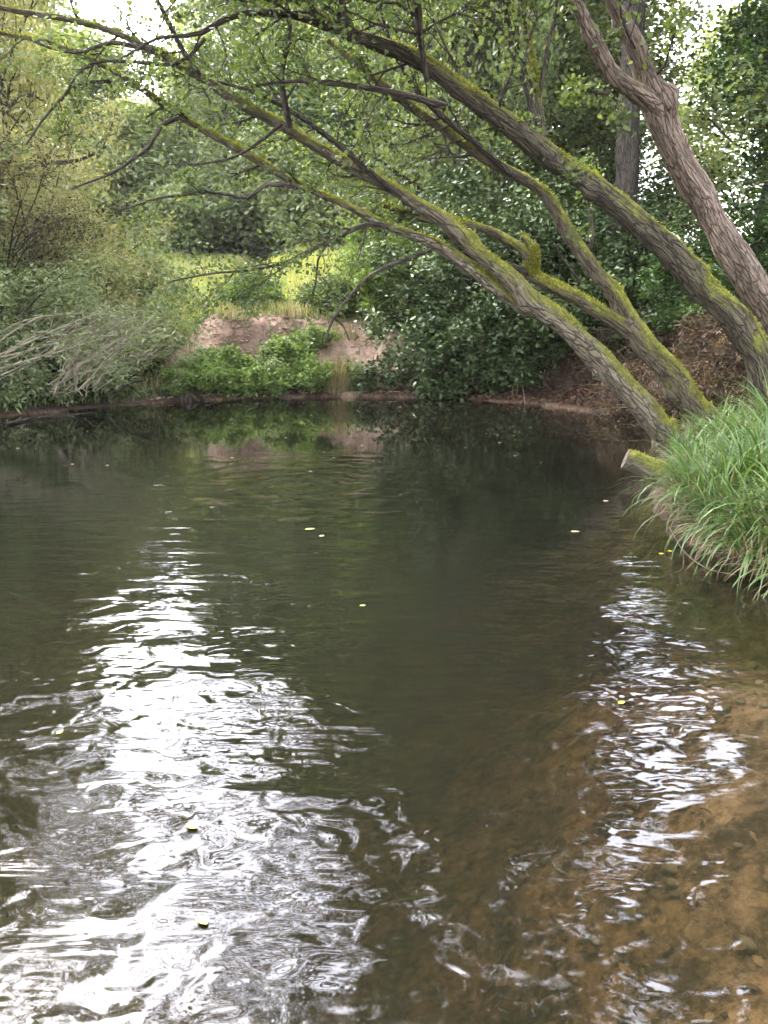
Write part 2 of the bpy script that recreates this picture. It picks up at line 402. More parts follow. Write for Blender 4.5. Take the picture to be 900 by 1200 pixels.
fr = t.n('ShaderNodeFresnel', ins={'IOR': 1.58, 'Normal': bmp.outputs[0]})
gl = t.n('ShaderNodeBsdfGlossy', ins={'Color': (.97, .97, 1, 1), 'Roughness': .0, 'Normal': bmp.outputs[0]})
tr = t.n('ShaderNodeBsdfTransparent', ins={'Color': (.96, .95, .9, 1)})
df = t.n('ShaderNodeBsdfDiffuse', ins={'Color': (.050, .049, .031, 1)})
un = t.n('ShaderNodeMixShader', ins={0: .09, 1: tr.outputs[0], 2: df.outputs[0]})
mx = t.n('ShaderNodeMixShader', ins={0: fr.outputs[0], 1: un.outputs[0], 2: gl.outputs[0]})
va = t.n('ShaderNodeVolumeAbsorption', ins={'Color': (.54, .47, .24, 1), 'Density': 2.2})
t.n('ShaderNodeOutputMaterial', ins={'Surface': mx.outputs[0], 'Volume': va.outputs[0]})
x0, x1, y0, y1, zb_ = -14., 8., -5., 22., -4.
wv = [(x0, y0, 0), (x1, y0, 0), (x1, y1, 0), (x0, y1, 0), (x0, y0, zb_), (x1, y0, zb_), (x1, y1, zb_), (x0, y1, zb_)]
wf = np.array([(0, 1, 2, 3), (7, 6, 5, 4), (0, 4, 5, 1), (1, 5, 6, 2), (2, 6, 7, 3), (3, 7, 4, 0)])
tag(mesh('water', wv, wf, M['water'], smooth=False), kind='structure')

# ------------------------------------------------------------------ growing branches
def rot_dir(d, ang, rng):
    a = rng.normal(size=3); a = a-d*np.dot(a, d); a /= max(np.linalg.norm(a), 1e-6)
    return d*math.cos(ang)+a*math.sin(ang)
def grow(w, anch, p, d, L, r, lev, rng, up=.05, wander=.22, kids=(5, 4), seg=5, spread=.8, leaf_from=.2, ratio=.5):
    n = max(4, int(3+L*1.2)) if lev > 0 else 4
    pts = [p]; dd = d/np.linalg.norm(d); stp = L/n
    for k in range(n):
        dd = dd+rng.normal(0, wander, 3)*.6+np.array([0, 0, up]); dd /= np.linalg.norm(dd)
        pts.append(pts[-1]+dd*stp)
    pts = np.array(pts); rr = r*np.linspace(1, .3, n+1)
    w.tube(pts, rr, seg if lev > 0 else 4)
    if lev == 0:
        for k in range(n+1):
            if k/n >= leaf_from: anch.append((pts[k], L/n))
        return
    K = kids[-lev] if lev <= len(kids) else 4
    for k in range(K):
        tt = (.25+.75*(k+rng.rand())/K)
        f = tt*n; i = min(int(f), n-1); q = pts[i]+(pts[i+1]-pts[i])*(f-i)
        d0 = nrm(pts[i+1]-pts[i])
        grow(w, anch, q, rot_dir(d0, spread*(.6+.6*rng.rand()), rng), L*ratio*(1.15-.5*tt)*(.8+.4*rng.rand()), rr[i]*.6, lev-1, rng, up, wander, kids, max(4, seg-1), spread, leaf_from, ratio)
def scatter(anch, per, sig, rng):
    A = np.array([a[0] for a in anch]); n = len(A)
    idx = rng.randint(0, n, int(n*per))
    return A[idx]+rng.normal(0, sig, (len(idx), 3))*np.array([1, 1, .8])

def tree_proto(seed, H, crown_r, leaf, lsize, per=10, base=.25, bark='bark_far', nl=16, sig=.3, up=.06, lean=(0, 0), trunk_r=.2, aspect=.6, kids=(5, 5), droop=.1, wood_name='branches'):
    """returns list of (name, object) built around the origin"""
    rng = np.random.RandomState(seed)
    n = 10; pts = []; q = np.zeros(3)
    for k in range(n+1):
        tt = k/n
        pts.append(np.array([lean[0]*tt*H+rng.normal(0, .012*H)*tt, lean[1]*tt*H+rng.normal(0, .012*H)*tt, -.3+tt*(H+.1)]))
    pts = np.array(pts); rad = trunk_r*(1-np.linspace(0, 1, n+1)**1.1*.88); rad[0] *= 1.5
    sp_, sr = smooth_path(pts, rad, .25)
    tw = Wood(); tw.tube(sp_, sr, 12, .14, seed=seed)
    bw = Wood(); anch = []
    for k in range(nl):
        tt = base+(1-base)*(k+rng.rand()*.8)/nl
        i = min(int(tt*(len(sp_)-1)), len(sp_)-2)
        shape = math.sin(math.pi*min(1, (.18+.82*(tt-base)/(1-base))))**.6
        az = k*2.4+rng.rand()
        el = .15+.9*((tt-base)/(1-base))**1.5
        d = np.array([math.cos(az)*math.cos(el), math.sin(az)*math.cos(el), math.sin(el)])
        grow(bw, anch, sp_[i], d, crown_r*(.45+.55*shape)*(.8+.4*rng.rand()), sr[i]*.5, 2, rng, up, .22, kids)
    cen = scatter(anch, per, sig, rng)
    return [('trunk', tw, bark), (wood_name, bw, bark), ('crown', cen, leaf, lsize, aspect, droop, rng)]
def realize(parts, root):
    for p in parts:
        if isinstance(p[1], Wood): p[1].build(p[0], M[p[2]], root)
        else: leaves_mesh(p[0], p[1], p[3], M[p[2]], root, aspect=p[4], droop=p[5], rng=p[6])
def dup(root, loc, rz, sxy=1., sz=1., label=None, group=None):
    r = root.copy(); C.objects.link(r); r.location = loc; r.rotation_euler = (0, 0, rz); r.scale = (sxy, sxy, sz)
    if label: r['label'] = label
    if group: r['group'] = group
    for ch in list(root.children):
        c = ch.copy(); C.objects.link(c); c.parent = r
    return r
def gz(x, y): return float(height(np.array([x]), np.array([y]))[0])

# ------------------------------------------------------------------ the wood behind the right bank, the field edge trees, left bank trees
# ------------------------------------------------------------------ bushes
def bush(name, label, cat, loc, rad, H, leaf, lsize, n_st, per, seed, sig=.12, aspect=.5, droop=.1, bark='twig', spread=.9, lean=(0, 0), group=None, kids=(5, 4), up=.04, six=False, stem_r=.03, upn=.5):
    rng = np.random.RandomState(seed)
    root = empty(name, loc, label, cat, group)
    w = Wood(); anch = []
    for k in range(n_st):
        az = k*2.4+rng.rand(); tilt = spread*math.sqrt((k+.5)/n_st)
        d = np.array([math.sin(tilt)*math.cos(az)+lean[0], math.sin(tilt)*math.sin(az)+lean[1], math.cos(tilt)])
        L = (H*math.cos(tilt)+rad*math.sin(tilt))*(.75+.35*rng.rand())
        b0 = np.array([math.cos(az)*rad*.15*rng.rand(), math.sin(az)*rad*.15*rng.rand(), -.05])
        grow(w, anch, b0, d, L, stem_r, 2, rng, up, .16, kids, 5, .7, .1, .42)
    w.build('stems', M[bark], root)
    cen = scatter(anch, per, sig, rng)
    leaves_mesh('foliage', cen, lsize, M[leaf], root, aspect=aspect, droop=droop, six=six, rng=rng, up=upn)
    return root
def at(x, y, dz=0): return (x, y, gz(x, y)+dz)
def HEDGE(x, y, lb, gr):
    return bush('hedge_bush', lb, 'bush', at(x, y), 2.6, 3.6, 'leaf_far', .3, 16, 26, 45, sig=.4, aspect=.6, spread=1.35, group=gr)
kinds = {
 'dark':   tree_proto(11, 15, 4.4, 'leaf_dark', .16, per=15, base=.08, nl=26, sig=.32, trunk_r=.24),
 'mid':    tree_proto(12, 14, 4.0, 'leaf_mid', .15, per=14, base=.06, nl=26, sig=.32, trunk_r=.2),
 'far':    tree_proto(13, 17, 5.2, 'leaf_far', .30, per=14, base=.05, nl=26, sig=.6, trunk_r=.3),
 'yellow': tree_proto(14, 10, 3.6, 'leaf_wyellow', .13, per=12, base=.08, nl=26, sig=.28, trunk_r=.17, aspect=.35, droop=.5, up=-.02),
 'fir':    tree_proto(15, 17, 3.2, 'leaf_dark', .16, per=12, base=.1, nl=30, sig=.25, trunk_r=.22, up=-.05, droop=.3),
}
kinds['high'] = tree_proto(16, 21, 3.5, 'leaf_mid', .16, per=22, base=.52, nl=22, sig=.34, trunk_r=.3)
first = {}
def place_tree(kind, x, y, rz, s, sz, label, group, name='broadleaf_tree', cat='tree'):
    loc = (x, y, gz(x, y)-.05)
    if kind not in first:
        r = empty(name, loc, label, cat, group, rz); realize(kinds[kind], r); r.scale = (s, s, sz); first[kind] = r
    else:
        r = dup(first[kind], loc, rz, s, sz, label, group); r.name = name
    return r
WG = 'trees of the wood behind the right bank'
WL = 'dark green broadleaf tree standing deep in the wood behind the leaning trunks'
for i, (k, x, y, s, sz) in enumerate([
    ('high', 5.4, 19.4, 1.0, 1.0), ('high', 9.8, 19.8, .9, .95), ('mid', 2.6, 24.5, 1.0, 1.05), ('dark', 12.2, 20.5, .95, 1.3), ('mid', 11.5, 12.5, .9, 1.2), ('mid', 4.6, 25, .9, .72), ('mid', 2.1, 23.0, .85, 1.75),
    ('dark', 1.0, 30, 1.15, 1.15), ('mid', 4.3, 33, 1.2, 1.25), ('dark', 15.5, 25.5, 1.1, 1.1), ('mid', 5.6, 31, 1.1, .8),
    ('dark', 19, 32, 1.2, 1.2), ('far', 7, 42, 1.1, 1.1), ('far', 20, 46, 1.1, .6), ('dark', 9.4, 15.2, .8, .75), ('mid', 11.6, 16.5, 1., 1.0)]):
    place_tree(k, x, y, i*1.9+.4, s, sz, WL, WG)
place_tree('fir', 12.3, 22.5, .3, .85, 1.0, 'tall blackish green tree at the top right edge, darkest crown against the sky', None, 'dark_tree')
FG = 'pale trees beyond the meadow'
FL = 'pale grey green tree on the far side of the bright meadow'
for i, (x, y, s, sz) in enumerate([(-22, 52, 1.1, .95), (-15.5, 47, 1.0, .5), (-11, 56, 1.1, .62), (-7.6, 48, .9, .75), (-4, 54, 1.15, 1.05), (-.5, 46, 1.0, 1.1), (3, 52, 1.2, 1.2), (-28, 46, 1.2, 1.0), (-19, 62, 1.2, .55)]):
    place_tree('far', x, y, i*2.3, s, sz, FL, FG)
LG = 'yellowing trees on the left bank'
for i, (x, y, s, sz, lb) in enumerate([
    (-10.0, 19.2, .9, 1.3, 'yellowing willow tree behind the left bank thicket, nearest the meadow'),
    (-12.2, 17.5, 1.15, 1.4, 'taller yellowing willow tree at the left edge of the picture'),
    (-13.0, 28, 1.0, .75, 'yellowing willow tree at the left end of the meadow'),
    (-8.8, 20.6, .6, 1.28, 'narrow tall yellowing willow tree rising out of the top left of the picture'),
    (-12.8, 21.5, 1.0, 1.35, 'tallest willow tree on the left bank, cut off by the top left picture corner'),
    (-13.8, 25, 1.3, 1.2, 'broad yellowing willow tree far behind the left bank')]):
    place_tree('yellow', x, y, i*1.3, s, sz, lb, LG, 'willow_tree')
hb = None
for i, (x, y, s_) in enumerate([(-17, 45, 1.1), (-13.5, 46.5, 1.), (-10.3, 44.5, .9), (-7.2, 46, 1.05), (-4.2, 44.5, .95), (-1.2, 45.5, 1.1), (1.8, 44, 1.0), (4.6, 43, 1.2)]):
    lb = 'pale low hedge bush along the far edge of the meadow'; gr = 'hedge bushes at the far edge of the meadow'
    if hb is None: hb = HEDGE(x, y, lb, gr)
    else: dup(hb, (x, y, gz(x, y)), i*1.3, s_, s_, lb, gr)
place_tree('mid', -12.6, 13.5, 2., 1.0, .8, 'green tree standing on the left bank beyond the picture edge', None, 'riverside_tree')

# large glossy shrub overhanging the far water
bush('evergreen_shrub', 'big dark glossy leaved shrub hanging over the far water right of the bare bank', 'shrub', at(3.2, 20.4), 1.9, 3.6, 'leaf_gloss', .12, 26, 22, 31, sig=.2, aspect=.5, spread=1.45, lean=(0, -.12), stem_r=.05, six=True)
bush('evergreen_shrub', 'lower glossy shrub whose leaves touch the water beside the bare bank', 'shrub', at(1.75, 19.7), 1.2, 2.4, 'leaf_gloss', .12, 14, 18, 32, sig=.16, spread=1.5, lean=(0, -.2), six=True)
bush('evergreen_shrub', 'glossy shrub drooping above the leaf littered shore, right of the biggest shrub', 'shrub', at(5.3, 20.2), 1.7, 3.0, 'leaf_gloss', .12, 18, 18, 33, sig=.18, spread=1.4, lean=(0, -.15), six=True)
# left thicket
for i, (x, y, r_, h_, lf, lb) in enumerate([
    (-8.0, 15.6, 1.6, 2.6, 'leaf_willow', 'grey green willow bush on the left bank at the picture edge'),
    (-6.7, 17.2, 1.5, 2.4, 'leaf_willow', 'silvery willow bush behind the fallen bare stems'),
    (-6.3, 18.9, 1.2, 1.9, 'leaf_wyellow', 'yellow green bush where the left thicket meets the bare bank'),
    (-9.2, 17.8, 2.0, 4.2, 'leaf_wyellow', 'tall yellowing bush rising behind the left willow bushes'),
    (-8.2, 19.9, 1.7, 3.4, 'leaf_wyellow', 'tall yellowing bush between left thicket and meadow'),
    (-10.0, 14.2, 2.0, 3.6, 'leaf_willow', 'large willow bush on the left bank just outside the picture')]):
    bush('willow_bush', lb, 'bush', at(x, y), r_, h_, lf, .11, 18, 13, 50+i, sig=.14, aspect=.26, droop=.4, spread=1.2, bark='twig_pale' if i % 2 else 'twig')
bush('willow_bush', 'silver green willow bush at the foot of the left bank, right behind the bare stems', 'bush', at(-6.9, 16.9), 1.2, 1.5, 'leaf_willow', .12, 18, 14, 63, sig=.14, aspect=.26, droop=.5, spread=1.35, lean=(.15, -.25))
bush('willow_bush', 'rounded grey green bush at the left end of the bright meadow', 'bush', at(-7.3, 21.6), 1.5, 2.0, 'leaf_willow', .12, 16, 14, 64, sig=.14, aspect=.35, droop=.3, spread=1.3)
bush('twiggy_bush', 'brown nearly leafless twiggy bush behind the willow bushes at the left edge', 'bush', at(-8.7, 16.9), 1.7, 4.0, 'bracken', .07, 26, 2.0, 61, sig=.1, aspect=.4, spread=.9, kids=(7, 7), stem_r=.035)
# nettles and herbs at the foot of the bare bank
NG = 'nettle clumps at the foot of the bare bank'
k = 0
for (px, py, r_, h_, lb) in [(235, 462, .5, 0.50, 'nettle clump at the left foot of the bare bank'), (275, 462, .5, 0.39, 'bright green nettle clump second from the left on the bare bank'),
    (312, 460, .5, 0.41, 'nettle clump in the middle of the bare bank foot'), (352, 462, .5, 0.44, 'tallest bright nettle clump, left of the rush tuft'), (260, 440, .5, 0.44, 'nettle clump higher up the bank, above the left ones'),
    (340, 440, .5, 0.39, 'nettle clump higher up the bank, above the middle ones')]:
    y = 17.0
    while float(pond_sd(np.array([(px-450)/FP*y]), np.array([y]))[0]) < (.2 if py > 450 else .85): y += .05
    bush('nettle_clump', lb, 'plant', at((px-450)/FP*y*1.0, y), r_*(.8+.15*(k % 3)), h_*(1.3-.3*(k*2 % 3)), 'leaf_nettle', .07+.015*(k % 3), 12, 16, 70+k, sig=.08, aspect=.55, spread=1.1, group=NG, kids=(4, 3), stem_r=.008, six=True); k += 1
UG = 'low undergrowth bushes along the bank tops'
for i, (x, y, r_, h_, lf, lb) in enumerate([
    (-6.0, 20.8, .9, 1.0, 'leaf_alder', 'low bramble bush at the left top of the bare bank'),
    (-3.4, 21.9, .6, .4, 'leaf_nettle', 'low green bramble on the top edge of the bare bank'),
    (-1.3, 21.6, .6, .45, 'leaf_alder', 'low bramble at the meadow edge left of the glossy shrub'),
    (.2, 21.8, 1.1, 1.7, 'leaf_nettle', 'light green young bush between meadow and glossy shrub'),
    (6.6, 16.6, 1.5, 1.7, 'leaf_dark', 'dark bramble bush under the wood behind the mossy trunks'),
    (4.6, 20.0, 1.6, 2.4, 'leaf_alder', 'leafy bush behind the litter shore at the wood edge'),
    (8.0, 17.6, 1.6, 2.6, 'leaf_alder', 'leafy bush behind the reddish trunk'),
    (6.0, 21.0, 1.8, 3.2, 'leaf_dark', 'tall dark bush in the shade of the wood'),
    (9.0, 13.6, 1.5, 2.4, 'leaf_alder', 'leafy bush on the right bank at the picture edge'),
    (7.0, 12.6, .9, .9, 'leaf_nettle', 'low green bramble right of the reddish trunk foot')]):
    bush('bramble_bush', lb, 'bush', at(x, y), r_, h_, lf, .1, 13, 15, 90+i, sig=.13, spread=1.3, group=UG)

# ------------------------------------------------------------------ leaning trees
KW = [.55]
def PP(lst, Y0, Y1):
    n = len(lst); pts = []; rad = []
    L = np.concatenate([[0], np.cumsum([math.hypot(lst[i+1][0]-lst[i][0], lst[i+1][1]-lst[i][1]) for i in range(n-1)])]); L = L/L[-1]
    for (px, py, rp), s in zip(lst, L):
        y = Y0+(Y1-Y0)*s; pts.append(P(px, py, y)); rad.append(rp*(KW[0] if rp > 6 else .68)/FP*y)
    return np.array(pts), np.array(rad)
def moss_tufts(paths, n, rng, sz=.02):
    """tiny blades along the upper side of the stems"""
    out = []
    for V in paths:
        c = V.mean(axis=1); 
        idx = rng.randint(0, V.shape[0]-1, n//len(paths)); j = rng.randint(0, V.shape[1], n//len(paths))
        p = V[idx, j]; q = c[idx]; up = (p-q)[:, 2]/np.maximum(np.linalg.norm(p-q, axis=1), 1e-6)
        pn = fbm(p[:, 0]*3+9, p[:, 2]*3, 3, 3)
        keep = up+pn*2.2+fbm(p[:, 0]*14, p[:, 2]*14+p[:, 1]*5, 8, 2)*.8 > .42
        f = rng.rand(len(p))[:, None]
        p2 = V[idx+1, j]; p = p*(1-f)+p2*f
        out.append(p[keep])
    return np.vstack(out)
def leaning_tree(name, label, origin, stems, branches, bark, moss_n, leaf, seed, twigs, lsize=.075, per=5., extra=()):
    rng = np.random.RandomState(seed)
    per = per*.62
    o = np.array(origin); root = empty(name, tuple(o), label, 'tree')
    tw = Wood(); Vs = []; paths = {}
    for i, (lst, Y0, Y1) in enumerate(stems):
        p, r_ = PP(lst, Y0, Y1); p, r_ = smooth_path(p, r_, .06)
        p = p+np.stack([fbm(np.arange(len(p))*.045, np.full(len(p), i*3.1+seed), 80+k, 3)*.09 for k in range(3)], 1)*np.clip(r_/.08, .3, 1)[:, None]
        Vs.append(tw.tube(p, r_, 32, .17, cap=True, seed=seed+i)); paths[('s', i)] = (p, r_)
    tw.build('trunk', M[bark], root, o)
    bw = Wood()
    for i, (lst, Y0, Y1) in enumerate(branches):
        p, r_ = PP(lst, Y0, Y1); p, r_ = smooth_path(p, r_, .12)
        p = p+np.stack([fbm(np.arange(len(p))*.35, np.full(len(p), i*3.1), 60+k, 2)*.035 for k in range(3)], 1)*np.linspace(0, 1, len(p))[:, None]
        bw.tube(p, r_, 10, .1, seed=seed+i); paths[('b', i)] = (p, r_)
    anch = []
    for key, t0, t1, n, L, up, sprd in twigs:
        p, r_ = paths[key]
        for k in range(n):
            s = t0+(t1-t0)*(k+rng.rand())/n; i = min(int(s*(len(p)-1)), len(p)-2)
            d0 = nrm(p[i+1]-p[i]); d = rot_dir(d0, sprd*(.6+.7*rng.rand()), rng); d[2] += up*2; d = nrm(d)
            grow(bw, anch, p[i], d, L*(.6+.7*rng.rand()), min(r_[i]*.45, .018), 1, rng, up, .3, (6,), 5, .8, .1, .5)
    bw.build('branches', M['twig'], root, o)
    cen = scatter(anch, per, .075, rng)
    leaves_mesh('crown', cen, lsize, M[leaf], root, aspect=.7, droop=.35, six=True, off=o, rng=rng, up=.3)
    if moss_n:
        mp_ = moss_tufts(Vs, moss_n, rng)
        leaves_mesh('moss', mp_, .030, M['moss'], root, aspect=.5, up=.2, droop=-.6, off=o, rng=rng)
    return root
# A: dark mossy trunk crossing the top of the picture
A_st = [(900, 540, 46), (893, 490, 38), (886, 430, 36), (868, 385, 38), (830, 345, 35), (780, 292, 32), (730, 248, 30), (680, 212, 29), (630, 180, 28), (580, 142, 24), (530, 108, 21), (470, 70, 18), (410, 42, 16), (370, 18, 14), (320, -25, 12), (240, -80, 9), (150, -140, 6)]
A_sh = [(636, 185, 17), (631, 135, 11), (624, 92, 9), (613, 40, 8), (607, -10, 7), (600, -90, 5), (596, -170, 3)]
KW[0] = .43
A = leaning_tree('leaning_tree', 'dark leaning tree with thick green moss along its upper side, crossing the whole picture top', P(900, 520, 10), [(A_st, 10, 8.2), (A_sh, 9.3, 9.6)],
    [([(629, 145, 6), (614, 98, 5), (600, 52, 5), (588, 0, 4), (580, -70, 3)], 9.3, 9.2),
     ([(632, 115, 3), (640, 62, 3), (650, 10, 2.5), (655, -50, 2)], 9.3, 9.4),
     ([(522, 125, 5.5), (470, 110, 4.5), (420, 102, 4), (350, 96, 3), (300, 102, 2)], 8.9, 8.4),
     ([(420, 48, 10), (350, 20, 8), (310, 14, 7), (270, 20, 5), (235, 38, 4), (185, 45, 2.5), (140, 70, 1.5)], 8.8, 8.2),
     ([(395, 35, 6), (400, 0, 5), (420, -40, 5), (430, -100, 4), (440, -180, 3)], 8.7, 8.0),
     ([(500, 95, 7), (490, 20, 6), (490, -60, 5), (480, -150, 4)], 8.8, 7.6),
     ([(780, 290, 9), (770, 275, 9), (772, 262, 8)], 9.8, 9.7),
     ([(410, 42, 9), (385, -60, 8), (345, -200, 6), (310, -360, 4), (300, -520, 2.5)], 8.6, 6.4),
     ([(370, 18, 9), (280, -120, 7), (200, -260, 5), (150, -420, 3)], 8.4, 6.6)],
    'bark_a', 34000, 'leaf_alder', 101,
    [(('s', 0), .62, .9, 9, .9, .03, .9), (('s', 1), .2, 1., 9, .8, .05, .9), (('b', 0), .3, 1, 6, .7, .03, .8), (('b', 2), .3, 1, 7, .6, -.03, .7), (('b', 3), .2, 1, 6, .6, -.06, .8),
     (('b', 4), .2, 1, 12, 1.1, -.02, .9), (('b', 5), .2, 1, 14, 1.0, -.02, .9), (('b', 7), .25, 1, 52, 1.5, 0, 1.), (('b', 8), .25, 1, 42, 1.4, 0, 1.), (('s', 0), .45, .62, 5, .5, .05, .9)], lsize=.052, per=7)
KW[0] = .54
# B: reddish forked trunk
B_st = [(985, 530, 40), (945, 440, 35), (915, 385, 33), (880, 335, 31), (838, 258, 29), (802, 192, 27), (778, 145, 28), (762, 112, 25), (745, 70, 18), (725, 20, 16), (705, -20, 14), (672, -100, 11), (650, -190, 8), (600, -300, 5)]
B_f = [(772, 135, 20), (742, 104, 17), (712, 68, 14), (690, 25, 12), (672, -10, 11), (640, -70, 9), (580, -150, 6), (500, -230, 4)]
leaning_tree('leaning_tree', 'reddish brown forked tree leaning in from the right edge, without moss', P(985, 530, 10.8), [(B_st, 10.8, 9.2), (B_f, 9.95, 8.6)],
    [([(706, -20, 7), (690, -100, 6), (640, -190, 4), (600, -300, 3)], 9.4, 8.6), ([(600, -130, 6), (520, -130, 5), (440, -160, 4)], 8.9, 7.6), ([(740, 95, 4), (712, 110, 3), (690, 104, 2)], 10, 9.8), ([(660, -130, 6), (560, -260, 5), (480, -400, 3)], 9.2, 7.4), ([(620, -230, 6), (560, -400, 5), (540, -600, 4), (520, -800, 2)], 9.2, 7.0), ([(690, -70, 8), (735, -250, 7), (760, -430, 6), (730, -640, 5), (640, -900, 3)], 9.6, 7.2), ([(738, -330, 6), (800, -460, 5), (900, -600, 4), (1010, -720, 2)], 9.0, 7.4)],
    'bark_b', 0, 'leaf_alder', 102,
    [(('s', 0), .6, 1., 12, 1.3, .02, .9), (('s', 1), .6, 1., 14, 1.3, .0, .9), (('b', 0), .2, 1, 12, 1.2, 0, .9), (('b', 1), .2, 1, 12, 1.1, -.02, .9), (('b', 2), .2, 1, 3, .4, .02, .7), (('b', 3), .2, 1, 14, 1.2, 0, .9), (('b', 4), .1, 1, 44, 1.5, 0, .9), (('b', 5), .38, 1, 60, 1.6, 0, 1.), (('b', 6), .0, 1, 64, 1.7, 0, 1.1)], lsize=.065, per=8)
KW[0] = .48
# C: long brown trunk from the water's edge to the top left
C_st = [(812, 545, 33), (775, 496, 28), (720, 432, 27), (670, 387, 26), (625, 352, 26), (600, 325, 21), (560, 293, 18), (520, 263, 18), (480, 240, 16), (440, 216, 14), (390, 188, 13), (340, 152, 12), (290, 123, 11), (238, 90, 9.5), (190, 64, 8.5), (140, 40, 7), (80, 22, 5.5), (10, 10, 4.5), (-80, -15, 3)]
C_lo = [(622, 362, 19), (585, 335, 16), (545, 303, 14), (505, 278, 13), (478, 270, 10), (440, 258, 8.5), (400, 240, 7.5), (350, 218, 6.5), (300, 188, 6), (240, 153, 5.5), (210, 136, 5.5), (170, 108, 4.5), (120, 78, 4), (60, 52, 3), (0, 40, 2)]
leaning_tree('leaning_tree', 'long brown leaning tree reaching from the water edge to the top left corner', P(812, 545, 11.2), [(C_st, 11.2, 8.8), (C_lo, 10.7, 9.2)],
    [([(210, 138, 4), (190, 147, 3), (175, 172, 3), (160, 184, 2.5), (130, 205, 2), (85, 222, 1.2)], 9.3, 9.0),
     ([(350, 220, 4), (312, 216, 3.2), (290, 232, 3), (250, 226, 2.5), (190, 233, 2), (140, 246, 1.2)], 9.5, 9.2),
     ([(505, 293, 3.5), (470, 306, 3.2), (440, 320, 3), (412, 345, 2.8), (392, 372, 2.5), (380, 405, 1.8)], 10.2, 9.6),
     ([(455, 265, 5), (430, 263, 4.5), (400, 275, 4), (370, 290, 4), (335, 308, 3), (290, 316, 2.2), (240, 322, 1.8), (195, 332, 1.2)], 9.8, 9.2),
     ([(385, 284, 2), (372, 305, 1.8), (370, 330, 1.5), (364, 345, 1)], 9.7, 9.6),
     ([(470, 232, 4.5), (420, 190, 4.5), (370, 150, 4), (325, 122, 3.5), (285, 104, 2.5), (230, 92, 2)], 10, 9.6),
     ([(330, 145, 3), (300, 170, 2.5), (265, 188, 2), (210, 193, 1.6), (170, 190, 1)], 9.6, 9.3),
     ([(180, 60, 4.5), (130, 50, 3.5), (90, 62, 2.5), (40, 50, 2)], 9.2, 9.0),
     ([(235, 88, 4), (215, 60, 4), (195, 20, 3.5), (170, -30, 3), (140, -110, 2)], 9.3, 8.8),
     ([(130, 95, 3), (90, 100, 2.5), (60, 130, 2), (30, 170, 1.5)], 9.3, 9.1),
     ([(240, 45, 3), (205, 75, 3), (110, 75, 2), (70, 120, 2)], 9.3, 9.1),
     ([(390, 372, 2), (402, 382, 1.5), (410, 400, 1)], 9.6, 9.6),
     ([(340, 150, 5), (330, 90, 5), (340, 30, 4), (320, -50, 3), (280, -140, 2)], 9.5, 8.8)],
    'bark_c', 20000, 'leaf_alder', 103,
    [(('b', 3), .1, 1, 18, .6, -.03, .8), (('b', 4), .2, 1, 3, .4, -.1, .5), (('b', 5), .1, 1, 10, .8, -.04, .9), (('b', 12), .1, .8, 10, .6, -.04, .9), (('b', 8), .2, .7, 4, .5, -.03, .9),
     (('s', 0), .50, .85, 8, .6, .0, .9), (('s', 0), .8, 1, 3, .4, -.02, .9), (('s', 1), .3, 1, 8, .4, .0, .8), (('b', 1), .3, 1, 4, .4, 0, .7), (('b', 7), .2, 1, 2, .4, -.02, .8), (('b', 9), .2, 1, 4, .4, -.02, .8), (('b', 10), .2, 1, 2, .4, 0, .8)], lsize=.05, per=6)
KW[0] = .53
# D: the most mossy trunk, forked
D_st = [(850, 520, 33), (812, 478, 27), (775, 434, 26), (748, 402, 25), (724, 352, 17), (700, 318, 16), (670, 275, 15), (645, 235, 14), (620, 213, 12), (575, 190, 10.5), (530, 160, 9), (480, 125, 8), (430, 85, 6.5), (385, 48, 4)]
D_f = [(765, 420, 22), (735, 388, 18), (690, 358, 15), (650, 335, 14), (627, 320, 13), (622, 298, 12), (602, 282, 9), (575, 268, 8), (535, 258, 6), (500, 256, 4.5), (450, 240, 3)]
leaning_tree('leaning_tree', 'forked leaning tree with the brightest moss, between the long brown tree and the wood', P(850, 520, 11.8), [(D_st, 11.8, 10.6), (D_f, 11.5, 10.6), ([(628, 322, 10), (626, 295, 11), (618, 280, 8), (612, 276, 4)], 11.0, 10.95)],
    [([(640, 328, 8), (600, 313, 6), (565, 302, 4.5), (520, 296, 3)], 11.1, 10.8), ([(690, 300, 3), (694, 270, 3), (690, 240, 2), (680, 200, 1.5)], 11.3, 11.3), ([(680, 330, 2.5), (665, 310, 2), (652, 290, 1.5)], 11.3, 11.), ([(600, 205, 6), (560, 170, 5), (500, 120, 4), (460, 60, 3), (440, -10, 2)], 11, 10.4)],
    'bark_d', 30000, 'leaf_alder', 104,
    [(('s', 0), .65, 1, 10, .8, .0, .9), (('b', 3), .2, 1, 12, .8, 0, .9), (('b', 1), .2, 1, 4, .4, .02, .8), (('s', 1), .75, 1, 4, .4, .0, .8)], lsize=.05, per=6)

KW[0] = .62
